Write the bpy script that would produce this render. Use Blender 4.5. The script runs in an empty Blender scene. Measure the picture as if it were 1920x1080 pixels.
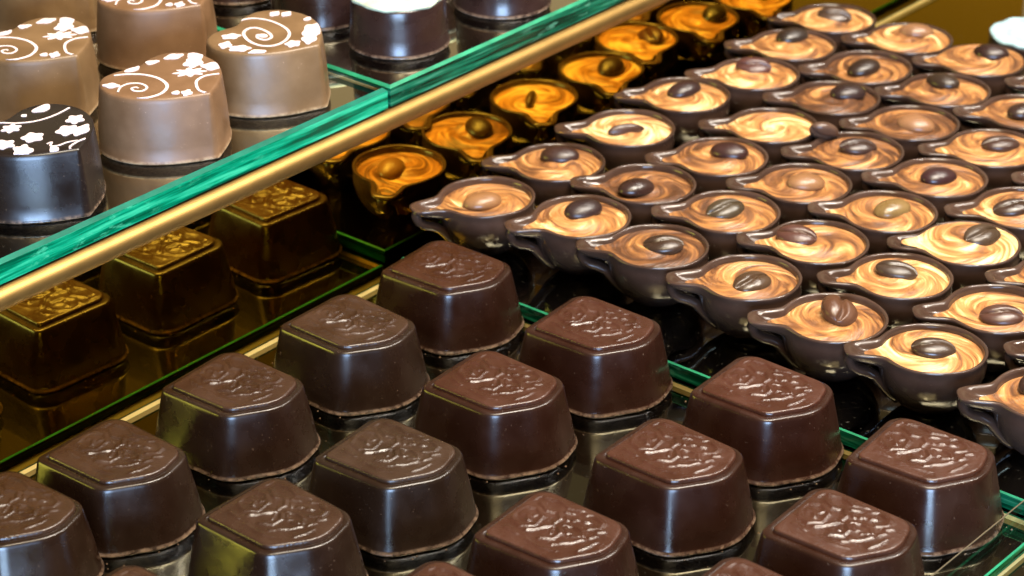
import bpy, math, random
from mathutils import Vector, Matrix, Euler
random.seed(7)
MM = 0.001
sc = bpy.context.scene
COL = sc.collection
sin, cos, pi = math.sin, math.cos, math.pi
ORD = ['first', 'second', 'third', 'fourth', 'fifth', 'sixth', 'seventh', 'eighth']

# ------------------------------------------------------------------ helpers
def mesh(name, verts, faces, mats, fmat=None, smooth=True):
    me = bpy.data.meshes.new(name)
    me.from_pydata([(x * MM, y * MM, z * MM) for x, y, z in verts], [], faces)
    for m in (mats if isinstance(mats, (list, tuple)) else [mats]):
        me.materials.append(m)
    if fmat:
        for p, i in zip(me.polygons, fmat):
            p.material_index = i
    for p in me.polygons:
        p.use_smooth = smooth
    me.update()
    return me

def link(name, data, parent=None, loc=(0, 0, 0), rot=(0, 0, 0), color=None):
    o = bpy.data.objects.new(name, data)
    COL.objects.link(o)
    o.location = [c * MM for c in loc]
    o.rotation_euler = rot
    if parent:
        o.parent = parent
    if color:
        o.color = (*color, 1)
    return o

def tag(o, label=None, cat=None, group=None, kind=None):
    if label: o['label'] = label
    if cat: o['category'] = cat
    if group: o['group'] = group
    if kind: o['kind'] = kind
    return o

def rounded(poly, radii, n):
    """closed rounded polygon (counter-clockwise) resampled to n points by arc length"""
    pts = []
    k = len(poly)
    for i in range(k):
        p0, p1, p2 = Vector(poly[i - 1]), Vector(poly[i]), Vector(poly[(i + 1) % k])
        a = (p0 - p1).normalized(); b = (p2 - p1).normalized()
        ang = a.angle(b); r = radii[i]
        t = r / math.tan(ang / 2)
        c = p1 + (a + b).normalized() * (r / sin(ang / 2))
        s = p1 + a * t; e = p1 + b * t
        a0 = math.atan2(s.y - c.y, s.x - c.x); a1 = math.atan2(e.y - c.y, e.x - c.x)
        d = (a1 - a0 + pi) % (2 * pi) - pi
        for j in range(13):
            q = a0 + d * j / 12
            pts.append((c.x + r * cos(q), c.y + r * sin(q)))
    return resample(pts, n)

def resample(pts, n):
    L = [0]
    m = len(pts)
    for i in range(m):
        a, b = pts[i], pts[(i + 1) % m]
        L.append(L[-1] + math.hypot(b[0] - a[0], b[1] - a[1]))
    out = []
    j = 0
    for i in range(n):
        s = L[-1] * i / n
        while L[j + 1] < s:
            j += 1
        f = (s - L[j]) / max(1e-9, L[j + 1] - L[j])
        a, b = pts[j], pts[(j + 1) % m]
        out.append((a[0] + (b[0] - a[0]) * f, a[1] + (b[1] - a[1]) * f))
    return out

def normals2(pts, sm=2):
    n = len(pts); out = []
    for i in range(n):
        a, b = pts[(i - sm) % n], pts[(i + sm) % n]
        d = Vector((b[0] - a[0], b[1] - a[1])).normalized()
        out.append((d.y, -d.x))
    return out

def offset(pts, nrm, d):
    return [(p[0] + q[0] * d, p[1] + q[1] * d) for p, q in zip(pts, nrm)]

def stack(rings, close_bottom=False, close_top=False):
    """rings of equal length -> verts, faces"""
    n = len(rings[0]); v = []; f = []
    for r in rings:
        v += r
    for k in range(len(rings) - 1):
        for i in range(n):
            j = (i + 1) % n
            f.append((k * n + i, k * n + j, (k + 1) * n + j, (k + 1) * n + i))
    if close_bottom:
        f.append(tuple(reversed(range(n))))
    if close_top:
        b = (len(rings) - 1) * n
        f.append(tuple(b + i for i in range(n)))
    return v, f

def box(x0, x1, y0, y1, z0, z1):
    v = [(x0, y0, z0), (x1, y0, z0), (x1, y1, z0), (x0, y1, z0), (x0, y0, z1), (x1, y0, z1), (x1, y1, z1), (x0, y1, z1)]
    f = [(3, 2, 1, 0), (4, 5, 6, 7), (0, 1, 5, 4), (1, 2, 6, 5), (2, 3, 7, 6), (3, 0, 4, 7)]
    return v, f

def seg_dist(px, py, a, b):
    dx, dy = b[0] - a[0], b[1] - a[1]
    t = max(0, min(1, ((px - a[0]) * dx + (py - a[1]) * dy) / (dx * dx + dy * dy + 1e-9)))
    return math.hypot(px - a[0] - dx * t, py - a[1] - dy * t)

# ------------------------------------------------------------------ materials
def newmat(name):
    m = bpy.data.materials.new(name); m.use_nodes = True
    nt = m.node_tree; nt.nodes.clear()
    out = nt.nodes.new('ShaderNodeOutputMaterial')
    return m, nt, out

def N(nt, typ, **kw):
    n = nt.nodes.new(typ)
    for k, v in kw.items():
        if k in n.inputs:
            n.inputs[k].default_value = v
        else:
            setattr(n, k, v)
    return n

def ramp(nt, fac, stops):
    r = nt.nodes.new('ShaderNodeValToRGB')
    e = r.color_ramp.elements
    while len(e) < len(stops): e.new(0.5)
    for el, (p, c) in zip(e, stops):
        el.position = p
        el.color = c if len(c) == 4 else (*c, 1)
    nt.links.new(fac, r.inputs[0])
    return r

def mapr(nt, fac, a, b, c, d):
    m = nt.nodes.new('ShaderNodeMapRange')
    for i, v in zip((1, 2, 3, 4), (a, b, c, d)): m.inputs[i].default_value = v
    nt.links.new(fac, m.inputs[0])
    return m.outputs[0]

def chocolate(name, bloom_glint, rough, bumpscale=500, bump=.25, fleck=.68, foot=0.):
    """base colour comes from the object colour; slight mottling, dusty scuffs, rim light painted along the foot, waxy gloss"""
    m, nt, out = newmat(name); L = nt.links.new
    b = N(nt, 'ShaderNodeBsdfPrincipled'); L(b.outputs[0], out.inputs[0])
    oi = N(nt, 'ShaderNodeObjectInfo'); tc = N(nt, 'ShaderNodeTexCoord')
    add = N(nt, 'ShaderNodeVectorMath', operation='ADD')
    L(tc.outputs['Object'], add.inputs[0])
    rnd = N(nt, 'ShaderNodeCombineXYZ')
    for i in range(3): L(oi.outputs['Random'], rnd.inputs[i])
    L(rnd.outputs[0], add.inputs[1])
    n1 = N(nt, 'ShaderNodeTexNoise', Scale=140.0, Detail=4.0); L(add.outputs[0], n1.inputs[0])
    n2 = N(nt, 'ShaderNodeTexNoise', Scale=620.0, Detail=5.0, Roughness=.7); L(add.outputs[0], n2.inputs[0])
    n3 = N(nt, 'ShaderNodeTexNoise', Scale=float(bumpscale), Detail=3.0); L(add.outputs[0], n3.inputs[0])
    mul = N(nt, 'ShaderNodeMix', data_type='RGBA', blend_type='MULTIPLY'); mul.inputs[0].default_value = 1
    L(oi.outputs['Color'], mul.inputs[6])
    r1 = ramp(nt, n1.outputs[0], [(.3, (.82, .8, .78)), (.7, (1.18, 1.2, 1.22))]); L(r1.outputs[0], mul.inputs[7])
    mix = N(nt, 'ShaderNodeMix', data_type='RGBA')
    f = mapr(nt, n2.outputs[0], fleck, fleck + .1, 0, .8)
    n4 = N(nt, 'ShaderNodeTexNoise', Scale=1900.0, Detail=2.0); L(add.outputs[0], n4.inputs[0])
    f4 = mapr(nt, n4.outputs[0], .70, .76, 0, .75)
    n5 = N(nt, 'ShaderNodeTexNoise', Scale=70.0, Detail=2.0); L(add.outputs[0], n5.inputs[0])
    f5 = N(nt, 'ShaderNodeMath', operation='MULTIPLY'); L(f4, f5.inputs[0]); L(mapr(nt, n5.outputs[0], .42, .6, 0, 1), f5.inputs[1])
    fm = N(nt, 'ShaderNodeMath', operation='MAXIMUM'); L(f, fm.inputs[0]); L(f5.outputs[0], fm.inputs[1])
    L(fm.outputs[0], mix.inputs[0]); L(mul.outputs[2], mix.inputs[6]); mix.inputs[7].default_value = (*bloom_glint, 1)
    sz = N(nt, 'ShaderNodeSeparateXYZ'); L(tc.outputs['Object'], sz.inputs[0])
    low = mapr(nt, sz.outputs[2], .0003, .0011, foot, 0)  # light caught by the bottom rim, put into the colour as a pale line
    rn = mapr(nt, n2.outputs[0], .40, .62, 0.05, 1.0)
    rim_glint = N(nt, 'ShaderNodeMath', operation='MULTIPLY'); L(low, rim_glint.inputs[0]); L(rn, rim_glint.inputs[1])
    mx2 = N(nt, 'ShaderNodeMix', data_type='RGBA'); L(rim_glint.outputs[0], mx2.inputs[0]); L(mix.outputs[2], mx2.inputs[6]); mx2.inputs[7].default_value = (*[min(.6, c * 1.7) for c in bloom_glint], 1)
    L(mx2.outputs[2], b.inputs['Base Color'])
    L(mapr(nt, n1.outputs[0], .3, .7, rough - .06, rough + .1), b.inputs['Roughness'])
    b.inputs['IOR'].default_value = 1.5
    bp = N(nt, 'ShaderNodeBump', Strength=bump, Distance=.0002); L(n3.outputs[0], bp.inputs['Height'])
    L(bp.outputs[0], b.inputs['Normal'])
    return m

def plain(name, col, rough, metal=0., noise=0., scale=300., bump=0., spec=.5):
    m, nt, out = newmat(name); L = nt.links.new
    b = N(nt, 'ShaderNodeBsdfPrincipled'); L(b.outputs[0], out.inputs[0])
    b.inputs['Base Color'].default_value = (*col, 1)
    b.inputs['Roughness'].default_value = rough
    b.inputs['Metallic'].default_value = metal
    b.inputs['Specular IOR Level'].default_value = spec
    if noise or bump:
        tc = N(nt, 'ShaderNodeTexCoord')
        n = N(nt, 'ShaderNodeTexNoise', Scale=scale, Detail=4.0); L(tc.outputs['Object'], n.inputs[0])
        r = ramp(nt, n.outputs[0], [(.3, tuple(c * (1 - noise) for c in col)), (.7, tuple(min(1, c * (1 + noise)) for c in col))])
        L(r.outputs[0], b.inputs['Base Color'])
        if bump:
            bp = N(nt, 'ShaderNodeBump', Strength=bump, Distance=.0002); L(n.outputs[0], bp.inputs['Height'])
            L(bp.outputs[0], b.inputs['Normal'])
    return m

DARK = (.030, .0130, .0075)
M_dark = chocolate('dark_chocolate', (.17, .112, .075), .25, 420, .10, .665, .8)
M_plaque = chocolate('embossed_chocolate', (.16, .10, .07), .27, 1500, .55, .69)
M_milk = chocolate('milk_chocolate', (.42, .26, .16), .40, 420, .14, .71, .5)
M_shell = chocolate('cup_chocolate', (.12, .075, .05), .17, 420, .10, .74)
M_bean = chocolate('bean_chocolate', (.10, .06, .04), .30, 900, .30, .74)
M_print = plain('white_cocoa_butter_print', (.62, .52, .53), .45, noise=.12, scale=700., bump=.2)
M_white = plain('white_chocolate_topping', (.50, .55, .38), .5, noise=.3, scale=260., bump=.6)
M_pale = plain('pale_blue_topping', (.34, .50, .56), .45, noise=.28, scale=260., bump=.6)

def cream_mat():
    m, nt, out = newmat('marbled_cream'); L = nt.links.new
    b = N(nt, 'ShaderNodeBsdfPrincipled'); L(b.outputs[0], out.inputs[0])
    oi = N(nt, 'ShaderNodeObjectInfo'); tc = N(nt, 'ShaderNodeTexCoord')
    ln = N(nt, 'ShaderNodeVectorMath', operation='LENGTH'); L(tc.outputs['Object'], ln.inputs[0])
    ang = N(nt, 'ShaderNodeMath', operation='MULTIPLY_ADD'); L(ln.outputs['Value'], ang.inputs[0])
    ang.inputs[1].default_value = 230.0
    a2 = N(nt, 'ShaderNodeMath', operation='MULTIPLY'); L(oi.outputs['Random'], a2.inputs[0]); a2.inputs[1].default_value = 6.28
    L(a2.outputs[0], ang.inputs[2])
    vr = N(nt, 'ShaderNodeVectorRotate', rotation_type='Z_AXIS'); L(tc.outputs['Object'], vr.inputs['Vector']); L(ang.outputs[0], vr.inputs['Angle'])
    mp = N(nt, 'ShaderNodeMapping'); mp.inputs['Scale'].default_value = (1, .5, 1); L(vr.outputs[0], mp.inputs[0])
    w = N(nt, 'ShaderNodeMath', operation='MULTIPLY'); L(oi.outputs['Random'], w.inputs[0]); w.inputs[1].default_value = 37.0
    n1 = N(nt, 'ShaderNodeTexNoise', noise_dimensions='4D', Scale=165.0, Detail=5.0, Roughness=.58, Distortion=1.5)
    L(mp.outputs[0], n1.inputs['Vector']); L(w.outputs[0], n1.inputs['W'])
    sep = N(nt, 'ShaderNodeSeparateColor'); L(oi.outputs['Color'], sep.inputs[0])
    # tone (object colour red) shifts the marbling towards cream or cocoa
    bias = mapr(nt, sep.outputs[0], 0, 1, -.42, .17)
    sp = mapr(nt, n1.outputs[0], .29, .71, 0, 1)
    mp2 = N(nt, 'ShaderNodeMapping'); mp2.inputs['Scale'].default_value = (1, .22, 1); L(vr.outputs[0], mp2.inputs[0])
    nf = N(nt, 'ShaderNodeTexNoise', noise_dimensions='4D', Scale=620.0, Detail=4.0, Roughness=.6); L(mp2.outputs[0], nf.inputs['Vector']); L(w.outputs[0], nf.inputs['W'])
    fine = mapr(nt, nf.outputs[0], .3, .7, -.05, .05)
    b2 = N(nt, 'ShaderNodeMath', operation='ADD'); L(bias, b2.inputs[0]); L(fine, b2.inputs[1])
    s2 = N(nt, 'ShaderNodeMath', operation='ADD'); L(sp, s2.inputs[0]); L(b2.outputs[0], s2.inputs[1])
    r = ramp(nt, s2.outputs[0], [(.0, (.075, .031, .014)), (.24, (.17, .070, .026)), (.46, (.33, .145, .045)), (.62, (.46, .225, .078)), (.76, (.64, .42, .19)), (1., (.76, .60, .36))])
    L(r.outputs[0], b.inputs['Base Color'])
    b.inputs['Roughness'].default_value = .36
    b.inputs['Subsurface Weight'].default_value = .12
    b.inputs['Subsurface Radius'].default_value = (.002, .001, .0005)
    b.inputs['Subsurface Scale'].default_value = .6
    bp = N(nt, 'ShaderNodeBump', Strength=.7, Distance=.0006); L(s2.outputs[0], bp.inputs['Height'])
    L(bp.outputs[0], b.inputs['Normal'])
    return m
M_cream = cream_mat()

def mirror_mat(name, col, rough, smudge=.05):
    m, nt, out = newmat(name); L = nt.links.new
    g = N(nt, 'ShaderNodeBsdfAnisotropic'); L(g.outputs[0], out.inputs[0])
    g.distribution = 'GGX'
    g.inputs['Color'].default_value = (*col, 1)
    tc = N(nt, 'ShaderNodeTexCoord')
    n = N(nt, 'ShaderNodeTexNoise', Scale=22.0, Detail=6.0, Roughness=.65); L(tc.outputs['Object'], n.inputs[0])
    L(mapr(nt, n.outputs[0], .45, .75, rough, rough + smudge), g.inputs['Roughness'])
    return m

def clear_mat(name, tint, dust=.02):
    """clear polished glass face over the silvering: fresnel gloss plus straight-through light"""
    m, nt, out = newmat(name); L = nt.links.new
    t = N(nt, 'ShaderNodeBsdfTransparent'); t.inputs[0].default_value = (*tint, 1)
    g = N(nt, 'ShaderNodeBsdfAnisotropic'); g.inputs['Roughness'].default_value = .02
    d = N(nt, 'ShaderNodeBsdfDiffuse'); d.inputs[0].default_value = (.6, .55, .45, 1)
    fr = N(nt, 'ShaderNodeFresnel'); fr.inputs[0].default_value = 1.5
    geo = N(nt, 'ShaderNodeNewGeometry')
    mx = N(nt, 'ShaderNodeMath', operation='MULTIPLY'); L(fr.outputs[0], mx.inputs[0])
    bf = N(nt, 'ShaderNodeMath', operation='SUBTRACT'); bf.inputs[0].default_value = 1; L(geo.outputs['Backfacing'], bf.inputs[1])
    L(bf.outputs[0], mx.inputs[1])
    m1 = N(nt, 'ShaderNodeMixShader'); L(mx.outputs[0], m1.inputs[0]); L(t.outputs[0], m1.inputs[1]); L(g.outputs[0], m1.inputs[2])
    tc = N(nt, 'ShaderNodeTexCoord')
    n = N(nt, 'ShaderNodeTexNoise', Scale=900.0, Detail=2.0); L(tc.outputs['Object'], n.inputs[0])
    m2 = N(nt, 'ShaderNodeMixShader'); L(mapr(nt, n.outputs[0], .70, .8, .0, dust * 4), m2.inputs[0])
    L(m1.outputs[0], m2.inputs[1]); L(d.outputs[0], m2.inputs[2])
    L(m2.outputs[0], out.inputs[0])
    return m

def edge_mat(name, deep, bright, rough=.16):
    """polished cut edge of a float-glass plate: green, glossy, inner reflections and glints painted in as streaks"""
    m, nt, out = newmat(name); L = nt.links.new
    b = N(nt, 'ShaderNodeBsdfPrincipled'); L(b.outputs[0], out.inputs[0])
    tc = N(nt, 'ShaderNodeTexCoord'); mp = N(nt, 'ShaderNodeMapping'); mp.inputs['Scale'].default_value = (26, 26, 620)
    L(tc.outputs['Object'], mp.inputs[0])
    n = N(nt, 'ShaderNodeTexNoise', Scale=1.0, Detail=5.0, Roughness=.6); L(mp.outputs[0], n.inputs[0])
    r = ramp(nt, n.outputs[0], [(.36, tuple(c * .45 for c in deep)), (.45, deep), (.54, bright), (.63, tuple(min(1, c * 1.6 + .03) for c in bright))])  # internal reflection streaks of the glass, put into the colour
    L(r.outputs[0], b.inputs['Base Color'])
    mpg = N(nt, 'ShaderNodeMapping'); mpg.inputs['Scale'].default_value = (150, 150, 420); L(tc.outputs['Object'], mpg.inputs[0])
    ng = N(nt, 'ShaderNodeTexNoise', Scale=1.0, Detail=4.0, Roughness=.7); L(mpg.outputs[0], ng.inputs[0])
    big = N(nt, 'ShaderNodeTexNoise', Scale=22.0, Detail=1.0); L(tc.outputs['Object'], big.inputs[0])
    gm = N(nt, 'ShaderNodeMath', operation='MULTIPLY'); L(mapr(nt, ng.outputs[0], .56, .66, 0, .8), gm.inputs[0]); L(mapr(nt, big.outputs[0], .45, .6, 0, 1), gm.inputs[1])
    gx = N(nt, 'ShaderNodeMix', data_type='RGBA'); L(gm.outputs[0], gx.inputs[0]); L(r.outputs[0], gx.inputs[6]); gx.inputs[7].default_value = (*[min(1, c * 1.7 + .07) for c in bright], 1)  # short pale glints painted into the base colour
    L(gx.outputs[2], b.inputs['Base Color'])
    b.inputs['Roughness'].default_value = rough
    b.inputs['Specular IOR Level'].default_value = .25
    bp = N(nt, 'ShaderNodeBump', Strength=.3, Distance=.0003); L(n.outputs[0], bp.inputs['Height']); L(bp.outputs[0], b.inputs['Normal'])
    return m

M_silver = mirror_mat('silvered_back', (.30, .265, .185), .03, .07)
M_silverC = mirror_mat('bright_silvered_back', (.62, .55, .42), .02, .05)
M_goldmir = mirror_mat('gold_mirror', (.70, .42, .036), .02, .05)
M_clear = clear_mat('clear_glass', (.95, .97, .95))
M_edgeA = edge_mat('green_glass_edge', (.004, .05, .015), (.02, .20, .06))
M_edgeC = edge_mat('emerald_glass_edge', (.0, .12, .055), (.003, .24, .12))
M_edgeD = edge_mat('deep_green_glass_edge', (.0, .035, .016), (.003, .10, .048))
M_cham = plain('ground_glass_arris', (.004, .10, .062), .5, noise=.3, scale=120., spec=.1)
M_champ = plain('dark_glass_arris', (.02, .20, .10), .4, noise=.3, scale=120., spec=.2)
M_inner = plain('painted_edge_glow', (.88, .64, .24), .4, noise=.15, scale=90.)  # cream colour stands for light carried along the glass edge
M_rail = plain('brushed_brass', (.34, .21, .07), .50, metal=1., noise=.10, scale=160., bump=.08)
M_base = plain('dark_board', (.02, .017, .013), .6)

# ------------------------------------------------------------------ setting
link('display_base', mesh('display_base', *box(-420, 420, -460, 460, -14, -2.75), M_base, smooth=False))
tag(bpy.data.objects['display_base'], kind='structure')

def glass_plate(name, label, x0, x1, y0, y1, top, thick, medge, mcham, cham=.5, inner=(0, 0, 0, 0), deep=1.7):
    """mirror-backed glass plate: clear top, silvered underside, green cut edges (part) with a ground arris"""
    zb = top - thick
    v = [(x0 + cham, y0 + cham, top), (x1 - cham, y0 + cham, top), (x1 - cham, y1 - cham, top), (x0 + cham, y1 - cham, top),
         (x0 + .2, y0 + .2, top - deep), (x1 - .2, y0 + .2, top - deep), (x1 - .2, y1 - .2, top - deep), (x0 + .2, y1 - .2, top - deep)]
    f = [(0, 1, 2, 3), (4, 5, 6, 7)]
    root = link(name, mesh(name, v, f, [M_clear, M_silverC if top > 20 else M_silver], [0, 1], smooth=False))
    tag(root, label, 'glass tray', 'mirrored glass trays')
    ring = lambda d, z: [(x0 + d, y0 + d, z), (x1 - d, y0 + d, z), (x1 - d, y1 - d, z), (x0 + d, y1 - d, z)]
    ev, ef = stack([ring(0, zb), ring(0, top - cham), ring(cham, top)])
    fm = [0] * 4 + [1] * 4
    link('cut_edge', mesh('cut_edge', ev, ef, [medge, mcham], fm, smooth=False), root)
    # light piped inside the cut edges, painted as pale strips under the clear top
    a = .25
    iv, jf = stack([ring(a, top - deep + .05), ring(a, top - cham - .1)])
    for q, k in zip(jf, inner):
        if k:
            link('inner_edge_glow', mesh('inner_edge_glow', [iv[t] for t in q], [(3, 2, 1, 0)], M_inner, smooth=False), root)
    return root

HT = 52.6
# edge order: y0 side, x1 side, y1 side, x0 side
glass_plate('glass_tray', 'mirrored glass tray with green edges under the embossed dark pralines', .9, 191, -300, -.6, 0, 2.7, M_edgeA, M_champ, .35, (0, 0, 1, 1))
glass_plate('glass_tray', 'neighbouring green edged glass tray at the bottom right corner', 192.2, 420, -300, -.6, 0, 2.7, M_edgeD, M_champ, .35, (0, 0, 1, 1))
glass_plate('glass_tray', 'dark mirrored glass tray under the rows of cream filled cups', .9, 260, .3, 198.5, 3.8, 3.8, M_edgeD, M_champ, .35, (0, 0, 0, 0))
glass_plate('glass_tray', 'mirrored glass tray in the far corner under the pale topped round chocolate', .9, 260, 199.6, 330, 0, 2.7, M_edgeA, M_champ, .35, (0, 0, 0, 1))
glass_plate('glass_tray', 'raised glass tray with bright emerald edge under the heart chocolates', -290, .8, -300, -2.9, HT, 5.6, M_edgeC, M_cham, .9, (0, 0, 1, 0), 1.4)
glass_plate('glass_tray', 'raised glass tray with deep green edge under the round dark chocolates', -290, .8, -1.9, 330, HT, 5.6, M_edgeD, M_champ, .7, (0, 0, 0, 0), 1.4)

riser = link('display_riser', mesh('display_riser', *box(-300, -2.75, -300, 330, -2.7, 46.9), M_base, smooth=False))
tag(riser, 'long raised shelf faced with a gold mirror and topped by glass trays', 'shelf')
link('gold_mirror_panel', mesh('gold_mirror_panel', *box(-2.7, -2.1, -299, 329, -2.6, 46.5), M_goldmir, smooth=False), riser)
pr = [(-2.2, 41.3), (0, 41.25), (1.2, 41.2), (2.2, 41.6), (2.9, 42.5), (3.1, 43.6), (2.9, 44.7), (2.2, 45.7), (1.2, 46.2), (0, 46.3), (-2.2, 46.4)]
rv = []; rf = []
for j, y in enumerate((-299, 329)):
    rv += [(x + .15, y, z) for x, z in pr]
n = len(pr)
for i in range(n - 1): rf.append((i, n + i, n + i + 1, i + 1))
rl = mesh('brass_rail', rv, rf, M_rail)
link('brass_rail', rl, riser)

# ------------------------------------------------------------------ embossed pralines
NP = 160
TOPZ = 15.4
out0 = rounded([(-13.8, -11.7), (7.0, -11.1), (14.2, .2), (10.7, 11.8), (-15.0, 12.3)], [2.0, 4.6, 9.5, 5.6, 4.4], NP)
nr0 = normals2(out0)
STROKES = [
    ([(-11.6, 3.4), (-12.1, .6), (-10.4, -2.2), (-7.4, -3.2), (-5.2, -1.4), (-5.8, 2.2), (-8.8, 4.2), (-11.6, 3.4)], .62, .50),
    ([(-10, .6), (-8.6, .9), (-7.4, -.6)], .6, .50),
    ([(-5.4, -3.6), (-3.6, -1.4), (-2.2, .9)], .62, .62),
    ([(-1.6, -4.4), (.8, -2.8), (.9, -.4), (-.6, 1.0)], .62, .55),
    ([(.0, 5.2), (.6, 5.6)], .75, .6), ([(2.2, 6.2), (2.8, 6.5)], .75, .6),
    ([(4.3, 4.6), (6.1, 6.0), (5.6, 8.0), (3.2, 8.9)], .6, .5),
    ([(3.0, -3.4), (4.8, -1.6), (5.9, .6)], .6, .5), ([(6.6, 2.0), (7.2, 3.3)], .6, .5), ([(1.9, -4.6), (2.6, -4.1)], .6, .5),
    ([(-10.0, 8.6), (-6.6, 9.2), (-3.6, 8.2), (-.6, 9.2)], .6, .5),
    ([(-9.4, 6.2), (-6.6, 4.7), (-4.2, 5.6), (-2.4, 3.8), (-2.6, 2.0)], .6, .5),
    ([(-1.6, 7.2), (-3.0, 6.6)], .6, .5),
    ([(-.4, 2.4), (1.6, 3.4), (4.0, 3.0), (5.2, 1.6)], .55, .45),
    ([(-9.6, -5.4), (-6.2, -5.9)], .5, .4), ([(7.6, -3.2), (8.4, -.6), (8.6, 1.6)], .5, .42), ([(6.6, 4.6), (7.6, 5.8)], .55, .5),
    ([(-11.6, 6.6), (-11.2, 8.8)], .5, .42), ([(.8, 8.4), (1.8, 9.2)], .55, .45), ([(-.8, -1.4), (-3.2, 3.0)], .45, .35), ([(3.4, .4), (4.6, 1.0)], .55, .5),
    ([(-7.6, 1.6), (-6.8, 2.8)], .5, .45), ([(-1.0, 4.4), (-2.0, 5.2)], .5, .42), ([(1.4, .8), (.4, 2.0)], .5, .4),
    ([(2.0, .6), (2.4, 1.0)], .7, .45), ([(-3.4, -6.4), (0.4, -6.9), (4.2, -6.0)], .5, .28),
]
def relief(x, y):
    h = 0
    for pl, w, a in STROKES:
        d = min(seg_dist(x, y, pl[i], pl[i + 1]) for i in range(len(pl) - 1))
        if d < 3 * w:
            h = max(h, .66 * a * math.exp(-(d / w / .8) ** 2))
    return h

# body: flange, drafted sides with a faint belly, small top fillet, margin and groove
prof = [(0, 2.6), (.05, 3.15), (.3, 3.35), (.62, 3.25), (.85, 2.9), (1.4, 2.72), (3, 2.5), (5, 2.15), (7, 1.76), (9, 1.34), (11, .92), (13, .5), (14.4, .22), (14.95, .06), (15.22, -.1), (15.36, -.32), (TOPZ, -.62)]
rings = [[(x, y, z) for x, y in offset(out0, nr0, d)] for z, d in prof]
base_top = offset(out0, nr0, -.62)
c0 = (-.6, 0)
def scaled(s): return [(c0[0] + (x - c0[0]) * s, c0[1] + (y - c0[1]) * s) for x, y in base_top]
for s, z in ((.97, TOPZ + .02), (.93, TOPZ + .02), (.925, TOPZ - .02), (.905, TOPZ - .12), (.86, TOPZ - .2)):
    rings.append([(x, y, z) for x, y in scaled(s)])
pv, pf = stack(rings, True, True)
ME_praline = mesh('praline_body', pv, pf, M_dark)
# plaque: raised cushion with embossed scrolls
prr = []
PL = [(.916, -.3), (.914, .1), (.910, .5), (.898, .68), (.882, .76), (.868, .78)]
def shifted(s): return [(x + .1, y + .45) for x, y in scaled(s)]
for s, z in PL:
    prr.append([(x, y, TOPZ + z) for x, y in shifted(s)])
K = 52
for k in range(1, K + 1):
    s = .868 * (1 - k / (K + .35))
    ring = []
    for x, y in shifted(s):
        fade = min(1, (0.868 - s) / .08)
        ring.append((x, y, TOPZ + .79 + relief(x, y) * fade + .10 * (1 - s) * sin(x * 1.3 + y)))
    prr.append(ring)
qv, qf = stack(prr, False, True)
ME_plaque = mesh('embossed_plaque', qv, qf, M_plaque)

F_off = (7.0, -9.6)
# centres of the pralines on the tray (mm): (row from mirror, number from the cups, x, y, colour, turn)
rows = [
    [(38.2, -23.6), (39.6, -60.5), (39.4, -98.1), (41.2, -136.3), (40.6, -165.1)],
    [(85.0, -24.0), (84.5, -59.8), (87.1, -97.6), (85.8, -131.4), (87.5, -173.0)],
    [(133.0, -23.0), (133.9, -59.0), (133.5, -98.5), (133.8, -132.5)],
    [(175.6, -24.1), (178.4, -59.8), (179.3, -93.0)],
]
tints = [[(0.0136, 0.0046, 0.0024), (0.0131, 0.0061, 0.0035), (0.0122, 0.0051, 0.0028), (0.0118, 0.0051, 0.0027), (0.0118, 0.0050, 0.0024)],
         [(0.0158, 0.0050, 0.0027), (0.0154, 0.0051, 0.0027), (0.0114, 0.0055, 0.0031), (0.0118, 0.0051, 0.0027), (0.0122, 0.0050, 0.0024)],
         [(0.0168, 0.0051, 0.0027), (0.0158, 0.0051, 0.0027), (0.0154, 0.0051, 0.0027), (0.0145, 0.0050, 0.0027)],
         [(0.0168, 0.0055, 0.0029), (0.0163, 0.0055, 0.0029), (0.0154, 0.0051, 0.0028)]]
turns = [[1.5, -2, 1, 0, 2], [1, 0, 2, -2, 1], [0, -1.5, 1, 0], [2, 0, 0]]
rownames = ['row along the gold mirror', 'second row from the mirror', 'third row from the mirror', 'outermost row by tray edge']
pralines = []
ME_hole = None
for r, row in enumerate(rows):
    for i, (fx, fy) in enumerate(row):
        cx, cy = fx - F_off[0], fy - F_off[1]
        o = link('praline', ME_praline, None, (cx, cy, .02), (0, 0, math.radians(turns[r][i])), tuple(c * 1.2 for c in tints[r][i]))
        p = link('embossed_plaque', ME_plaque, o, (0, 0, 0), (0, 0, 0), tuple(c * 2.6 for c in tints[r][i]))  # lighter tint than the body: overhead light on the tops put into colour
        extra = 'reddish dark praline' if r >= 2 else 'dark embossed praline'
        if (r, i) == (1, 2): extra = 'greyish praline with rim pinhole'
        if (r, i) == (2, 2): extra = 'praline with front rim pinhole'
        if (r, i) == (0, 1): extra = 'greyish smooth sided praline'
        tag(o, '%s, %s from the cups, %s' % (extra, ORD[i], rownames[r]), 'praline', 'embossed dark pralines in rows on the glass tray')
        pralines.append(o)

# two air pinholes in the rims
M_hole = plain('hole_shadow_chocolate', (.008, .004, .003), .8)
hv, hf = stack([[(r * cos(a * pi / 8), r * sin(a * pi / 8), z) for a in range(16)] for r, z in ((.85, .0), (.62, .12), (.5, -.05), (.25, -.15))], False, True)
ME_hole = mesh('pinhole', hv, hf, M_hole)
def pinhole(idx, x, y, z, nx, ny, nz):
    q = Vector((nx, ny, nz)).to_track_quat('Z', 'Y').to_euler()
    link('pinhole', ME_hole, pralines[idx], (x, y, z), q)
pinhole(7, 12.9, 2.8, 14.8, .75, .2, .55)
pinhole(12, 8.2, -8.8, 14.75, .5, -.5, .6)

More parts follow.
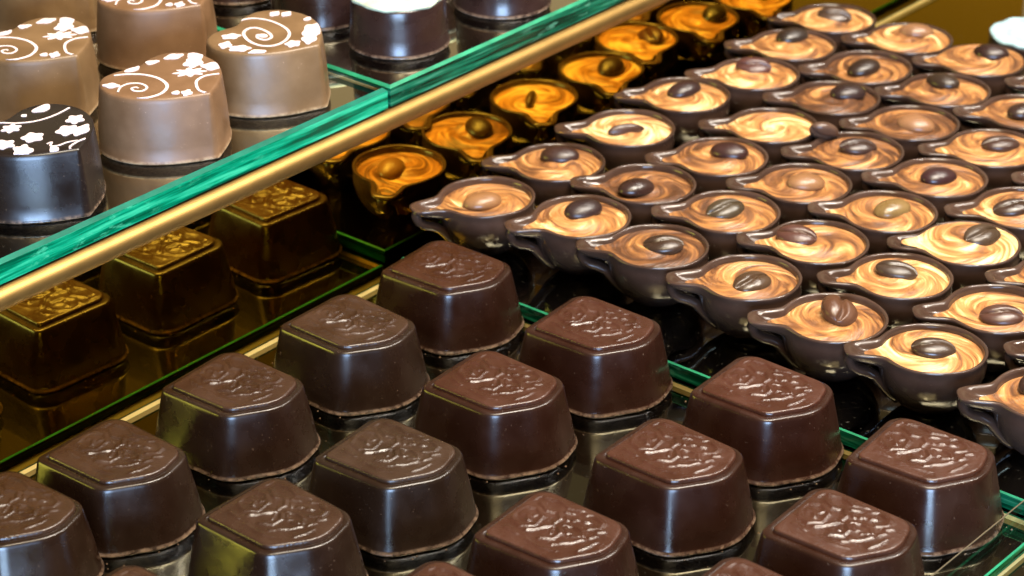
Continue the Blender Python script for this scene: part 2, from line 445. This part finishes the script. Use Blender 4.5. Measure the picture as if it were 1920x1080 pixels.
# loose crumbs round the feet of the pralines
cv = []; cf = []
rc = random.Random(3)
for o in pralines:
    cx, cy = o.location.x / MM, o.location.y / MM
    for k in range(16):
        i = rc.randrange(NP)
        d = rc.choice([3.6, 3.9, 4.2, 5, 6.5, 8]) + rc.uniform(0, .5)
        x, y = out0[i][0] + nr0[i][0] * d + cx, out0[i][1] + nr0[i][1] * d + cy
        if x < 2 or x > 189: continue
        s = rc.uniform(.1, .3); b = len(cv)
        for dx, dy, dz in ((1, 0, 0), (-.4, .9, 0), (-.6, -.8, 0), (0, .1, 1.3)):
            cv.append((x + dx * s, y + dy * s, .03 + dz * s))
        cf += [(b, b + 1, b + 3), (b + 1, b + 2, b + 3), (b + 2, b, b + 3), (b, b + 2, b + 1)]
M_crumb = plain('crumb', (.22, .13, .07), .6)
tag(link('chocolate_crumbs', mesh('chocolate_crumbs', cv, cf, M_crumb, smooth=False)), 'tiny chocolate crumbs scattered round the feet of the embossed pralines', 'crumbs', kind='stuff')

# ------------------------------------------------------------------ cream filled cups
NT = 168
def gl(d, w, p): return 1 / (1 + (abs(d) / w) ** p)
def polar(z, R, prot, w=.245, p=4.5):
    out = []
    for i in range(NT):
        a = 2 * pi * i / NT
        d = (a + pi) % (2 * pi) - pi
        r = R + prot * gl(d, w, p)
        out.append((r * cos(a), r * sin(a), z))
    return out
lv = [(0, 6.2, 0), (.15, 6.8, 0), (.6, 7.3, 0), (2, 8.9, 0), (4, 10.5, 0), (6.5, 11.8, 0), (9, 12.45, 0), (10.6, 12.55, .8), (11.4, 12.5, 3.6), (12.0, 12.45, 6.3), (12.6, 12.45, 7.6), (13.3, 12.55, 8.2), (13.75, 12.6, 8.25), (14.0, 12.45, 8.0)]
rg = [polar(*l) for l in lv]
rg += [polar(14.02, 12.1, 7.6, .225), polar(13.85, 11.75, 7.0, .20), (polar(13.3, 11.55, 6.5, .185)), polar(12.7, 11.45, 5.6, .18), polar(12.15, 11.35, 4.0, .175), polar(11.8, 11.2, 1.6, .17), polar(11.4, 11.0, 0)]
sv, sf = stack(rg, True, True)
# ripple of hand-poured wall, rim slightly uneven
sv = [(x * (1 + .006 * sin(3 * math.atan2(y, x) + z * .3)), y * (1 + .006 * sin(2 * math.atan2(y, x) + 1)), z + (.10 * sin(5 * math.atan2(y, x)) if z > 13 else 0)) for x, y, z in sv]
ME_shell = mesh('cup_shell', sv, sf, M_shell)
# ear-shaped handle under the lip
hp = [(19.0, 12.8), (19.4, 11.4), (18.7, 9.7), (17.2, 8.6), (15.2, 8.0), (13.2, 7.0), (11.6, 5.0), (9.6, 2.6), (7.4, .9)]
path = []
for i in range(len(hp) - 1):
    for t in (0, .33, .66): path.append((hp[i][0] + (hp[i + 1][0] - hp[i][0]) * t, hp[i][1] + (hp[i + 1][1] - hp[i][1]) * t))
path.append(hp[-1])
hr = []
for i, (x, z) in enumerate(path):
    a = path[max(0, i - 1)]; b = path[min(len(path) - 1, i + 1)]
    d = Vector((b[0] - a[0], b[1] - a[1])).normalized(); nx, nz = -d.y, d.x
    hr.append([(x + nx * 1.3 * cos(q * pi / 8), 1.9 * sin(q * pi / 8), z + nz * 1.3 * cos(q * pi / 8)) for q in range(16)])
ME_handle = mesh('cup_handle', *stack(hr, True, True), M_shell)

def cream_mesh(ph, dent):
    R = 11.5; rings = []
    KR = 26
    for k in range(KR + 1):
        f = 1 - k / (KR + .4)
        ring = []
        for i in range(NT):
            a = 2 * pi * i / NT; d = (a + pi) % (2 * pi) - pi
            r = (R + 4.4 * gl(d, .155, 3.2) * f) * f
            sp = sin(1 * a + 5.6 * f * 1.6 + ph) * .42 + sin(2 * a - 7 * f + ph * 2) * .16
            h = .9 * (1 - f * f) + sp * min(1, (1 - f) * 5) * min(1, f * 4)
            if dent: h -= 2.3 * math.exp(-((r * cos(a)) / 3.4) ** 2 - ((r * sin(a)) / 2.2) ** 2)
            ring.append((r * cos(a), r * sin(a), h))
        rings.append(ring)
    v, f = stack(rings, False, True)
    return mesh('cream_filling', v, f, M_cream)
ME_cream = [cream_mesh(p, False) for p in (0, 1.6, 3.1, 4.7)]
ME_dent = cream_mesh(2, True)

def bean_mesh():
    rings = []; KV = 28; NU = 56
    for k in range(1, KV):
        t = pi * k / KV
        ring = []
        for i in range(NU):
            u = 2 * pi * i / NU
            x = cos(t) * 4.7; y = sin(t) * cos(u) * 3.35; z = sin(t) * sin(u) * (2.35 if sin(u) < 0 else 1.75)
            if z > 0:
                g = abs(y - .35 * sin(x * .75))
                z -= min(z, 1.15) * math.exp(-(g / .42) ** 2) + .12 * math.exp(-((g - 1) / .4) ** 2)
            ring.append((x, y, z))
        rings.append(ring)
    v, f = stack(rings, True, True)
    return mesh('coffee_bean', v, f, M_bean)
ME_bean = bean_mesh()

CUPS = [(92.7,26.6,1.9,-1.8,76,0.50,-1.6,6),(120.0,22.5,-0.3,2.4,119,0.52,-1.6,5),(145.9,24.0,0.1,-0.1,40,0.72,-1.4,0),(94.4,53.2,-5.8,-1.4,17,0.62,-1.2,6),(120.4,50.5,-2.1,1.1,22,0.68,-1.2,0),(124.2,76.7,1.6,3.1,73,0.90,0.2,6),(67.4,53.5,-1.5,-0.5,65,0.36,-1.2,6),(98.4,79.1,0.1,1.6,69,0.62,-1.4,2),(13.5,20.1,0.6,-2.6,62,0.62,-1.8,2),(39.6,26.9,-1.9,2.8,71,0.64,-1.4,1),(65.1,25.8,0.9,0.6,33,0.15,-1.2,0),(14.2,48.5,-1.8,2.9,32,0.55,-1.2,1),(40.8,53.1,-1.0,-3.9,71,0.20,-1.8,1),(14.8,78.5,0.1,-1.4,58,0.86,-1.4,4),(12.5,106.9,-2.0,1.8,71,0.76,-1.4,1),(19.8,131.8,-2.9,2.8,29,0.82,-1.0,6),(15.5,156.9,-3.3,3.9,68,0.74,-1.0,1),(12.5,182.3,-0.3,0.4,26,0.75,-1.0,6),(39.4,183.1,-0.5,4.0,34,0.72,-0.6,2),(64.9,182.0,1.0,3.0,23,0.50,0.3,1),(41.9,156.9,-0.2,-2.2,67,0.25,-1.4,1),(47.1,131.9,1.2,4.4,52,0.10,-1.4,1),(68.2,156.5,-3.2,3.4,-4,0.34,-1.2,1),(44.6,104.9,0.0,0.0,0,0.88,-1.2,3),(73.6,131.0,1.4,-1.2,20,0.24,-1.2,2),(45.6,79.3,0.9,2.4,20,0.30,-0.8,1),(71.7,105.6,-0.9,1.9,49,0.28,-1.4,0),(72.1,79.4,0.5,-0.1,51,0.50,-1.2,2),(97.9,105.0,0.1,-0.8,65,0.45,-1.2,1),(99.1,130.5,1.1,1.3,47,0.52,-0.6,0),(93.7,157.4,-0.0,-1.5,62,0.52,-1.2,1),(124.3,103.3,-1.8,-2.8,46,0.52,-1.2,0),(147.5,51.1,2.1,-2.2,31,0.62,-1.8,6),(177.0,23.2,-4.4,1.5,105,0.50,-1.8,1),(151.8,76.9,0.9,-0.5,59,0.70,-1.2,0),(173.8,48.5,0.4,-0.8,58,0.50,-1.2,1),(128.9,129.3,0.5,-1.0,40,0.50,-1.2,1),(93.3,185.9,0.5,-1.1,39,0.30,-1.2,1)]
spout_deg = {8: -120, 9: -122, 4: -137, 3: -145, 7: -147, 2: -139}
cup_row = ['row along the mirror'] + ['%s row from mirror' % ORD[k] for k in range(1, 7)]
rowof = lambda x: 0 if x < 27 else 1 if x < 55 else 2 if x < 82 else 3 if x < 109 else 4 if x < 136 else 5 if x < 163 else 6
members = {}
for i, c in enumerate(CUPS):
    members.setdefault(rowof(c[0]), []).append((c[1], i))
rank = {}
for r, l in members.items():
    for k, (y, i) in enumerate(sorted(l)): rank[i] = (r, k)
rb = random.Random(11)
BEANC = {0: (.036, .017, .011), 1: (.024, .011, .0085), 2: (.165, .083, .040), 4: (.05, .024, .014), 5: (.075, .028, .014), 6: (.050, .025, .016)}
beanword = {0: 'dark grooved bean', 1: 'smooth dark bean', 2: 'caramel coated bean', 3: 'empty bean hollow', 4: 'sunken sliver of bean', 5: 'upright brown bean', 6: 'dull brown bean'}
for i, (x, y, bx, by, ba, tone, fill, kind) in enumerate(CUPS):
    sa = math.radians(spout_deg.get(i, -140 + rb.uniform(-4, 4)))
    root = link('cream_cup', None, None, (max(x, 13.0), y, 3.83), (rb.uniform(-.012, .012), rb.uniform(-.012, .012), sa))
    tw = 'cocoa brown' if tone < .3 else 'caramel' if tone < .57 else 'golden' if tone < .73 else 'pale'
    r, k = rank[i]
    tag(root, '%s cream cup, %s, %s from front, %s' % (tw, beanword[kind], ORD[k], cup_row[r]), 'chocolate cup', 'cream filled chocolate cups with handles on the dark tray')
    tv = rb.uniform(.85, 1.15)
    colr = (.047 * tv, .0255 * tv, .018 * tv)
    link('shell', ME_shell, root, color=colr)
    link('handle', ME_handle, root, color=colr)
    cm = ME_dent if kind == 3 else ME_cream[rb.randrange(4)]
    cr = link('cream_filling', cm, root, (0, 0, 14 + min(fill, -.15)), color=(tone, tone, tone))
    if fill > -.5: cr.scale = (1.07, 1.07, 1.25)
    if kind == 3: continue
    lx = bx * cos(-sa) - by * sin(-sa); ly = bx * sin(-sa) + by * cos(-sa)
    rx = 0 if kind in (0, 6, 5) else pi
    tiltx, tilty = rb.uniform(-.14, .14), rb.uniform(-.10, .10)
    dz = 14 + min(fill, .0) + .85
    z = dz + .55; s = (1, 1, 1)
    if kind == 2: z = dz + .1
    if kind == 6: z = dz + .45; tiltx += .25
    if kind == 1: z = dz + .35
    if kind == 4: z = dz - .35; s = (1.05, .42, .9)
    if kind == 5: z = dz + 1.3; tiltx = .45; s = (1.0, 1.25, 1.35)
    b = link('coffee_bean', ME_bean, root, (lx, ly, z), color=tuple(q * rb.uniform(.85, 1.2) for q in BEANC[kind]))
    b.rotation_euler = Euler((rx + tiltx, tilty, math.radians(ba) - sa), 'XYZ')
    b.scale = tuple(q * 1.12 for q in s)

lb = link('coffee_bean', ME_bean, None, (59.608, 107.266, 19.2), (2.4, .5, 1.2), (.075, .040, .026))
tag(lb, 'loose dark coffee bean lying across the rims between two cups', 'coffee bean')

# ------------------------------------------------------------------ heart chocolates on the raised tray
half = [(13.2, 0), (8.3, 8.0), (2.4, 13.3), (-4, 15.2), (-9.6, 14.0), (-13.2, 10.2), (-13.7, 5.4), (-12.2, 0)]
def catmull(p0, p1, p2, p3, t):
    return tuple(.5 * (2 * b + (c - a) * t + (2 * a - 5 * b + 4 * c - d) * t * t + (-a + 3 * b - 3 * c + d) * t ** 3) for a, b, c, d in zip(p0, p1, p2, p3))
ctrl = half + [(x, -y) for x, y in reversed(half[1:-1])]
cp = []
m = len(ctrl)
for i in range(m):
    p = [ctrl[(i + k - 1) % m] for k in range(4)]
    if i == 0: p[0] = (18.0, -7.5)
    if i == m - 1: p[3] = (18.0, 7.5)
    for t in range(10): cp.append(catmull(*p, t / 10))
NH = 160
hout = resample(cp, NH); hn = normals2(hout, 1)
HZ = 16.4
hrings = [[(x, y, z) for x, y in offset(hout, hn, d)] for z, d in [(0, .9), (.08, 1.35), (.35, 1.5), (.6, 1.4), (1.0, 1.2), (4, 1.1), (8, .85), (12, .45), (15.0, .14), (15.9, -.02), (16.25, -.25), (HZ, -.7)]]
for s in (.8, .55, .3, .1): hrings.append([((x) * s * .95, y * s * .95, HZ + .1 * (1 - s)) for x, y in hout])
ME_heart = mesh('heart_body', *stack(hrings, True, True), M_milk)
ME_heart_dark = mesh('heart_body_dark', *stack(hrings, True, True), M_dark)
hpol = [(math.atan2(y, x), math.hypot(x, y)) for x, y in hout]
def inside(x, y):
    a = math.atan2(y, x); r = math.hypot(x, y)
    best = min(hpol, key=lambda q: abs((q[0] - a + pi) % (2 * pi) - pi))
    lim = best[1] * .965
    return (x, y) if r <= lim else (x * lim / r, y * lim / r)
def smoothline(pl, n=6):
    out = []
    for i in range(len(pl) - 1):
        p = [pl[max(0, i - 1)], pl[i], pl[i + 1], pl[min(len(pl) - 1, i + 2)]]
        for t in range(n): out.append(catmull(*p, t / n))
    out.append(pl[-1])
    return out
def print_mesh(name, lines, blobs):
    v = []; f = []; zt = HZ + .12
    for pl, w in lines:
        pl = smoothline(pl); b = len(v); k = len(pl); zt += .006
        for i, (x, y) in enumerate(pl):
            a, c = pl[max(0, i - 1)], pl[min(k - 1, i + 1)]
            d = Vector((c[0] - a[0], c[1] - a[1])).normalized()
            ww = .72 * w * (.75 + .25 * sin(pi * i / k))
            for s in (-1, 1):
                q = inside(x - d.y * ww * s, y + d.x * ww * s)
                v.append((*q, HZ - .05)); v.append((*q, zt))
        for i in range(k - 1):
            o = b + 4 * i
            f += [(o + 1, o + 3, o + 7, o + 5), (o, o + 1, o + 5, o + 4), (o + 2, o + 6, o + 7, o + 3)]
    for x, y, rx, ry, rot, lob, dep in blobs:
        b = len(v); k = 40; zt += .007
        for i in range(k):
            a = 2 * pi * i / k; r = 1 + dep * cos(lob * a)
            px, py = rx * r * cos(a), ry * r * sin(a)
            q = inside(x + px * cos(rot) - py * sin(rot), y + px * sin(rot) + py * cos(rot))
            v.append((*q, HZ - .05)); v.append((*q, zt + .015))
        f.append(tuple(b + 2 * i + 1 for i in range(k)))
        for i in range(k):
            j = (i + 1) % k
            f.append((b + 2 * i, b + 2 * j, b + 2 * j + 1, b + 2 * i + 1))
    return mesh(name, v, f, M_print, smooth=False)
printA = print_mesh('printed_flowers', [
    ([(-12.0, -7.4), (-10.4, -5.1), (-7.0, -2.6), (-2.4, -1.9), (2.2, -3.5), (4.5, -7.1), (4.2, -10.6), (2.4, -13.4)], .55),
    ([(-3.7, -13.6), (-5.6, -10.9), (-5.4, -8.2), (-3.3, -6.7), (-.6, -7.3), (.1, -9.4), (-1.4, -10.6), (-2.9, -10.0), (-2.7, -8.9), (-1.7, -9.0)], .42),
    ([(6.4, 9.3), (4.9, 6.5), (5.2, 3.5), (7.0, 1.3), (10.1, -.7), (12.3, -.6)], .48)],
    [(.5, 5.3, 3.3, 2.2, .9, 8, .28), (-11.0, 3.8, 1.7, 1.1, 1.2, 3, .15), (-11.3, -2.1, 1.1, 2.2, 0, 3, .1), (-9.6, 9.6, 1.5, 2.4, -.3, 4, .12),
     (-3.2, 10.0, 2.2, 3.0, .5, 5, .14), (1.9, 11.2, 2.4, 2.2, .6, 4, .14), (9.0, -3.6, 1.2, 1.6, .5, 4, .2), (7.0, -5.2, .9, 1.0, 0, 3, .1),
     (-7.8, -12.0, 1.9, 1.3, .6, 4, .15), (-5.9, 13.2, 2.0, 2.0, 0, 4, .1)])
printB = print_mesh('printed_scroll', [
    ([(-13.0, 3.0), (-11.2, 5.6), (-7.0, 6.5), (-1.7, 5.2), (2.4, 2.5), (4.5, -1.8), (4.2, -6.0), (1.2, -7.9), (-3.0, -6.9), (-6.7, -4.0), (-7.9, -.9), (-6.4, .9), (-2.1, -.1), (.4, -2.2), (.1, -4.4), (-2.2, -4.3), (-3.5, -2.6), (-2.2, -2.2)], .55)],
    [(-8.5, -6.8, 2.3, 1.6, .8, 5, .15), (-6.3, -12.0, 1.5, 2.0, .3, 4, .15), (-2.0, -12.0, 2.6, 1.8, .6, 5, .14), (3.1, -12.0, 2.2, 1.6, 1., 4, .12),
     (6.6, 6.6, 2.5, 4.6, .45, 5, .13), (9.0, 1.6, 1.7, 3.0, .5, 4, .15), (7.4, -3.0, 1.7, 2.0, 0, 5, .15), (-8.1, 10.8, 1.2, 1.6, 0, 4, .12), (-5.5, 12.2, 1.2, 1.6, 0, 4, .12), (1.0, 12.2, .8, 1.2, 0, 3, .1), (-1.9, -2.6, 1.2, 1.1, 0, 2, .05)])
printC = print_mesh('printed_blossoms', [
    ([(-13.2, -6.0), (-11.7, -2.5), (-8.2, .2), (-5.8, 3.8), (-5.1, 8.6), (-5.8, 13.6)], .42),
    ([(5.8, -3.1), (5.9, -1.7), (7.3, -3.2), (8.4, -1.9), (8.6, .5), (9.6, 2.7)], .35), ([(12.4, -1.6), (10.9, -.7), (10.1, 2.2), (10.1, 4.6)], .35)],
    [(-10.2, 9.1, 1.5, 2.6, .1, 3, .12), (-10.3, 3.9, .7, .7, 0, 4, .1), (.4, 9.9, 1.9, 2.3, .5, 5, .18), (3.7, 4.7, 2.3, 2.7, .4, 5, .15), (6.0, 6.9, 1.6, 3.0, .4, 4, .12),
     (-6.9, -2.7, 1.9, 2.2, .2, 6, .2), (.7, -2.8, 2.3, 2.5, .2, 5, .15), (-1.2, -9.3, 2.2, 2.2, .3, 5, .2), (4.6, -9.0, 2.1, 3.0, .9, 5, .18), (9.3, -4.0, 1.0, 1.7, .8, 3, .12)])
MILK = (.145, .078, .035)
hearts = [
    (-15.5, -59.5, 0, 0, printA, 'milk chocolate heart with white spiral and flower print nearest the emerald edge'),
    (-16.5, -24.0, 9, 0, printB, 'milk chocolate heart with one large white scroll beside the tray corner'),
    (-15.3, -99.8, 0, 1, printC, 'dark chocolate heart with white blossom print at the left front'),
    (-57.2, -63.8, 0, 0, printA, 'milk chocolate heart with white spiral print behind the dark heart'),
    (-58.5, -22.0, 2, 0, printA, 'milk chocolate heart with cropped white print in the back of the second row'),
    (-98.5, -24.5, 0, 0, printA, 'milk chocolate heart at the top left showing only its plain brown side')]
for x, y, r, dk, pm, lab in hearts:
    o = link('chocolate_heart', ME_heart_dark if dk else ME_heart, None, (x, y, HT + .02), (0, 0, math.radians(r)), (.010, .0062, .0052) if dk else tuple(c * random.uniform(.94, 1.06) for c in MILK))
    tag(o, lab, 'chocolate', 'printed heart chocolates on the raised tray')
    link('printed_pattern', pm, o)

# ------------------------------------------------------------------ round chocolates
def lathe(prof, n=96): return stack([[(r * cos(2 * pi * i / n), r * sin(2 * pi * i / n), z) for i in range(n)] for z, r in prof], True, True)
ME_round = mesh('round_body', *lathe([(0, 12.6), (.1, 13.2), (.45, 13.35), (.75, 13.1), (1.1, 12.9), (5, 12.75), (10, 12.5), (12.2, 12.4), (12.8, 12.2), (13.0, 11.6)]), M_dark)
tp = [(z - 1.2, r) for z, r in [(13.9, 12.15), (14.5, 12.35), (15.0, 12.2), (15.35, 11.6), (15.5, 10), (15.55, 7), (15.6, 3.5), (15.6, .6)]]
tvv, tff = lathe(tp)
tvv = [(x * (1 + .018 * sin(7 * math.atan2(y, x)) + .012 * sin(11 * math.atan2(y, x) + 1)), y * (1 + .018 * sin(7 * math.atan2(y, x))), z + .22 * sin(x * .9) * sin(y * .8 + 1)) for x, y, z in tvv]
ME_top = mesh('white_topping', tvv, tff, M_white)
ME_top2 = mesh('pale_topping', tvv, tff, M_pale)
rounds = [(-17.6, 21.6, HT, 0, 'round dark chocolate with white topping nearest the glass corner'),
          (-15.0, 60.0, HT, 0, 'round dark chocolate with crumbs at its foot beside the deep green edge'),
          (-47.5, 22.4, HT, 0, 'round dark chocolate with plain side behind the milk heart'),
          (-78.0, 21.5, HT, 0, 'round dark chocolate furthest back between two milk hearts'),
          (-46.0, 60.0, HT, 0, 'round dark chocolate in the second row behind the white topped one'),
          (60.3, 218.5, 0, 1, 'round dark chocolate with pale blue topping in the far right corner')]
for x, y, z, c, lab in rounds:
    o = link('round_chocolate', ME_round, None, (x, y, z + .02), (0, 0, random.uniform(0, 6)), (.021, .0095, .0075))
    tag(o, lab, 'chocolate', 'round dark chocolates with pale tops')
    link('topping', ME_top2 if c else ME_top, o)

# clear glass lip standing at the outer end of the praline tray
lip = link('glass_lip', mesh('glass_lip', *box(186.9, 188.6, -120, -1.2, .01, 6.6), [M_clear], smooth=False))
tag(lip, 'low clear glass lip standing at the outer edge of the praline tray', 'glass strip')
M_lipedge = plain('lip_edge', (.09, .07, .04), .4)
link('top_edge', mesh('lip_edge', *box(186.95, 187.2, -119.9, -1.3, 6.62, 6.75), M_lipedge, smooth=False), lip)

# ------------------------------------------------------------------ camera
C = Vector((401.018, -425.677, 300.398)) * MM
yaw, pitch, roll, fpx = .70496, .48279, -.00647, 4717.145
fw = Vector((-sin(yaw) * cos(pitch), cos(yaw) * cos(pitch), -sin(pitch)))
rt = Vector((cos(yaw), sin(yaw), 0)); up = rt.cross(fw)
c, s = cos(roll), sin(roll)
rt2 = rt * c + up * s; up2 = up * c - rt * s
cam = bpy.data.cameras.new('camera'); co = bpy.data.objects.new('camera', cam); COL.objects.link(co)
co.matrix_world = Matrix(((rt2.x, up2.x, -fw.x, C.x), (rt2.y, up2.y, -fw.y, C.y), (rt2.z, up2.z, -fw.z, C.z), (0, 0, 0, 1)))
cam.sensor_width = 36; cam.lens = 36 * fpx / 1920
cam.clip_start = .02; cam.clip_end = 30
cam.dof.use_dof = True
cam.dof.focus_distance = (Vector((95, -45, 12)) * MM - C).dot(fw)
cam.dof.aperture_fstop = 30
sc.camera = co

# ------------------------------------------------------------------ light
def area(name, loc, target, sx, sy, power, col):
    l = bpy.data.lights.new(name, 'AREA'); l.shape = 'RECTANGLE'; l.size = sx; l.size_y = sy; l.energy = power; l.color = col
    o = bpy.data.objects.new(name, l); COL.objects.link(o); o.location = loc
    d = Vector(target) - Vector(loc)
    o.rotation_euler = d.to_track_quat('-Z', 'Y').to_euler()
    return o
area('case_lamp', (.22, .04, .66), (.10, 0, 0), .30, .30, 8.2, (1, .90, .76))
area('tube_lamp', (.16, .36, .58), (.07, 0, 0), .5, .03, 1.6, (1, .93, .84))
dirc = Vector((sin(yaw), -cos(yaw), 0))
area('window_light', Vector((.1, -.05, .0)) + dirc * 1.3 + Vector((0, 0, .16)), (.1, -.05, .0), .60, .50, 38.0, (.42, .64, 1))
area('front_panel', (.30, -.30, .56), (.10, -.02, 0), .30, .22, 1.5, (1, .80, .48))
area('front_spot', (.25, -.25, .60), (.10, -.02, 0), .05, .05, 1.3, (1, .86, .62))
for i, (x, y, z) in enumerate(((.25, .10, .6), (.30, .24, .55), (.40, .32, .6), (.22, .44, .62), (.36, -.08, .55))):
    area('spot_lamp', (x, y, z), (.08, 0, 0),   .016, .016, .95, (1, .93, .82))

# surroundings of the shop: warm pale room behind the case, dim on the viewer's side
w = bpy.data.worlds.new('World'); sc.world = w; w.use_nodes = True
nt = w.node_tree; nt.nodes.clear(); L = nt.links.new
wo = N(nt, 'ShaderNodeOutputWorld'); bg = N(nt, 'ShaderNodeBackground'); L(bg.outputs[0], wo.inputs[0])
tc = N(nt, 'ShaderNodeTexCoord')
sp = N(nt, 'ShaderNodeSeparateXYZ'); L(tc.outputs['Generated'], sp.inputs[0])
nz = N(nt, 'ShaderNodeTexNoise', Scale=3.4, Detail=3.0); L(tc.outputs['Generated'], nz.inputs[0])
# lit shelves and wall of the shop lie low behind the case; above them it is dim
ad = N(nt, 'ShaderNodeMath', operation='MULTIPLY_ADD'); L(nz.outputs[0], ad.inputs[0]); ad.inputs[1].default_value = .22; L(sp.outputs['Z'], ad.inputs[2])
band = ramp(nt, ad.outputs[0], [(0, (.05, .04, .026)), (.34, (.10, .08, .048)), (.45, (.72, .58, .36)), (.52, (.36, .27, .14)), (.57, (.14, .105, .058)), (1, (.14, .11, .07))])
dim = N(nt, 'ShaderNodeVectorMath', operation='DOT_PRODUCT'); L(tc.outputs['Generated'], dim.inputs[0]); dim.inputs[1].default_value = (-sin(yaw), cos(yaw), 0)
rr = N(nt, 'ShaderNodeMix', data_type='RGBA'); L(mapr(nt, dim.outputs['Value'], -.4, .4, 0, 1), rr.inputs[0]); fr = ramp(nt, ad.outputs[0], [(0, (.03, .024, .016)), (.25, (.08, .062, .036)), (.5, (.22, .165, .085)), (1, (.28, .21, .11))]); L(fr.outputs[0], rr.inputs[6]); L(band.outputs[0], rr.inputs[7])
rr = type('o', (), {'outputs': [rr.outputs[2]]})
L(rr.outputs[0], bg.inputs[0]); bg.inputs[1].default_value = 1.0

sc.render.engine = 'CYCLES'
sc.cycles.use_denoising = True
sc.cycles.max_bounces = 10; sc.cycles.glossy_bounces = 8; sc.cycles.transparent_max_bounces = 16
sc.cycles.caustics_reflective = False; sc.cycles.caustics_refractive = False
sc.cycles.sample_clamp_indirect = 6
sc.view_settings.view_transform = 'Standard'; sc.view_settings.look = 'None'
sc.view_settings.gamma = 1; sc.view_settings.exposure = 0
sc.view_settings.use_curve_mapping = False
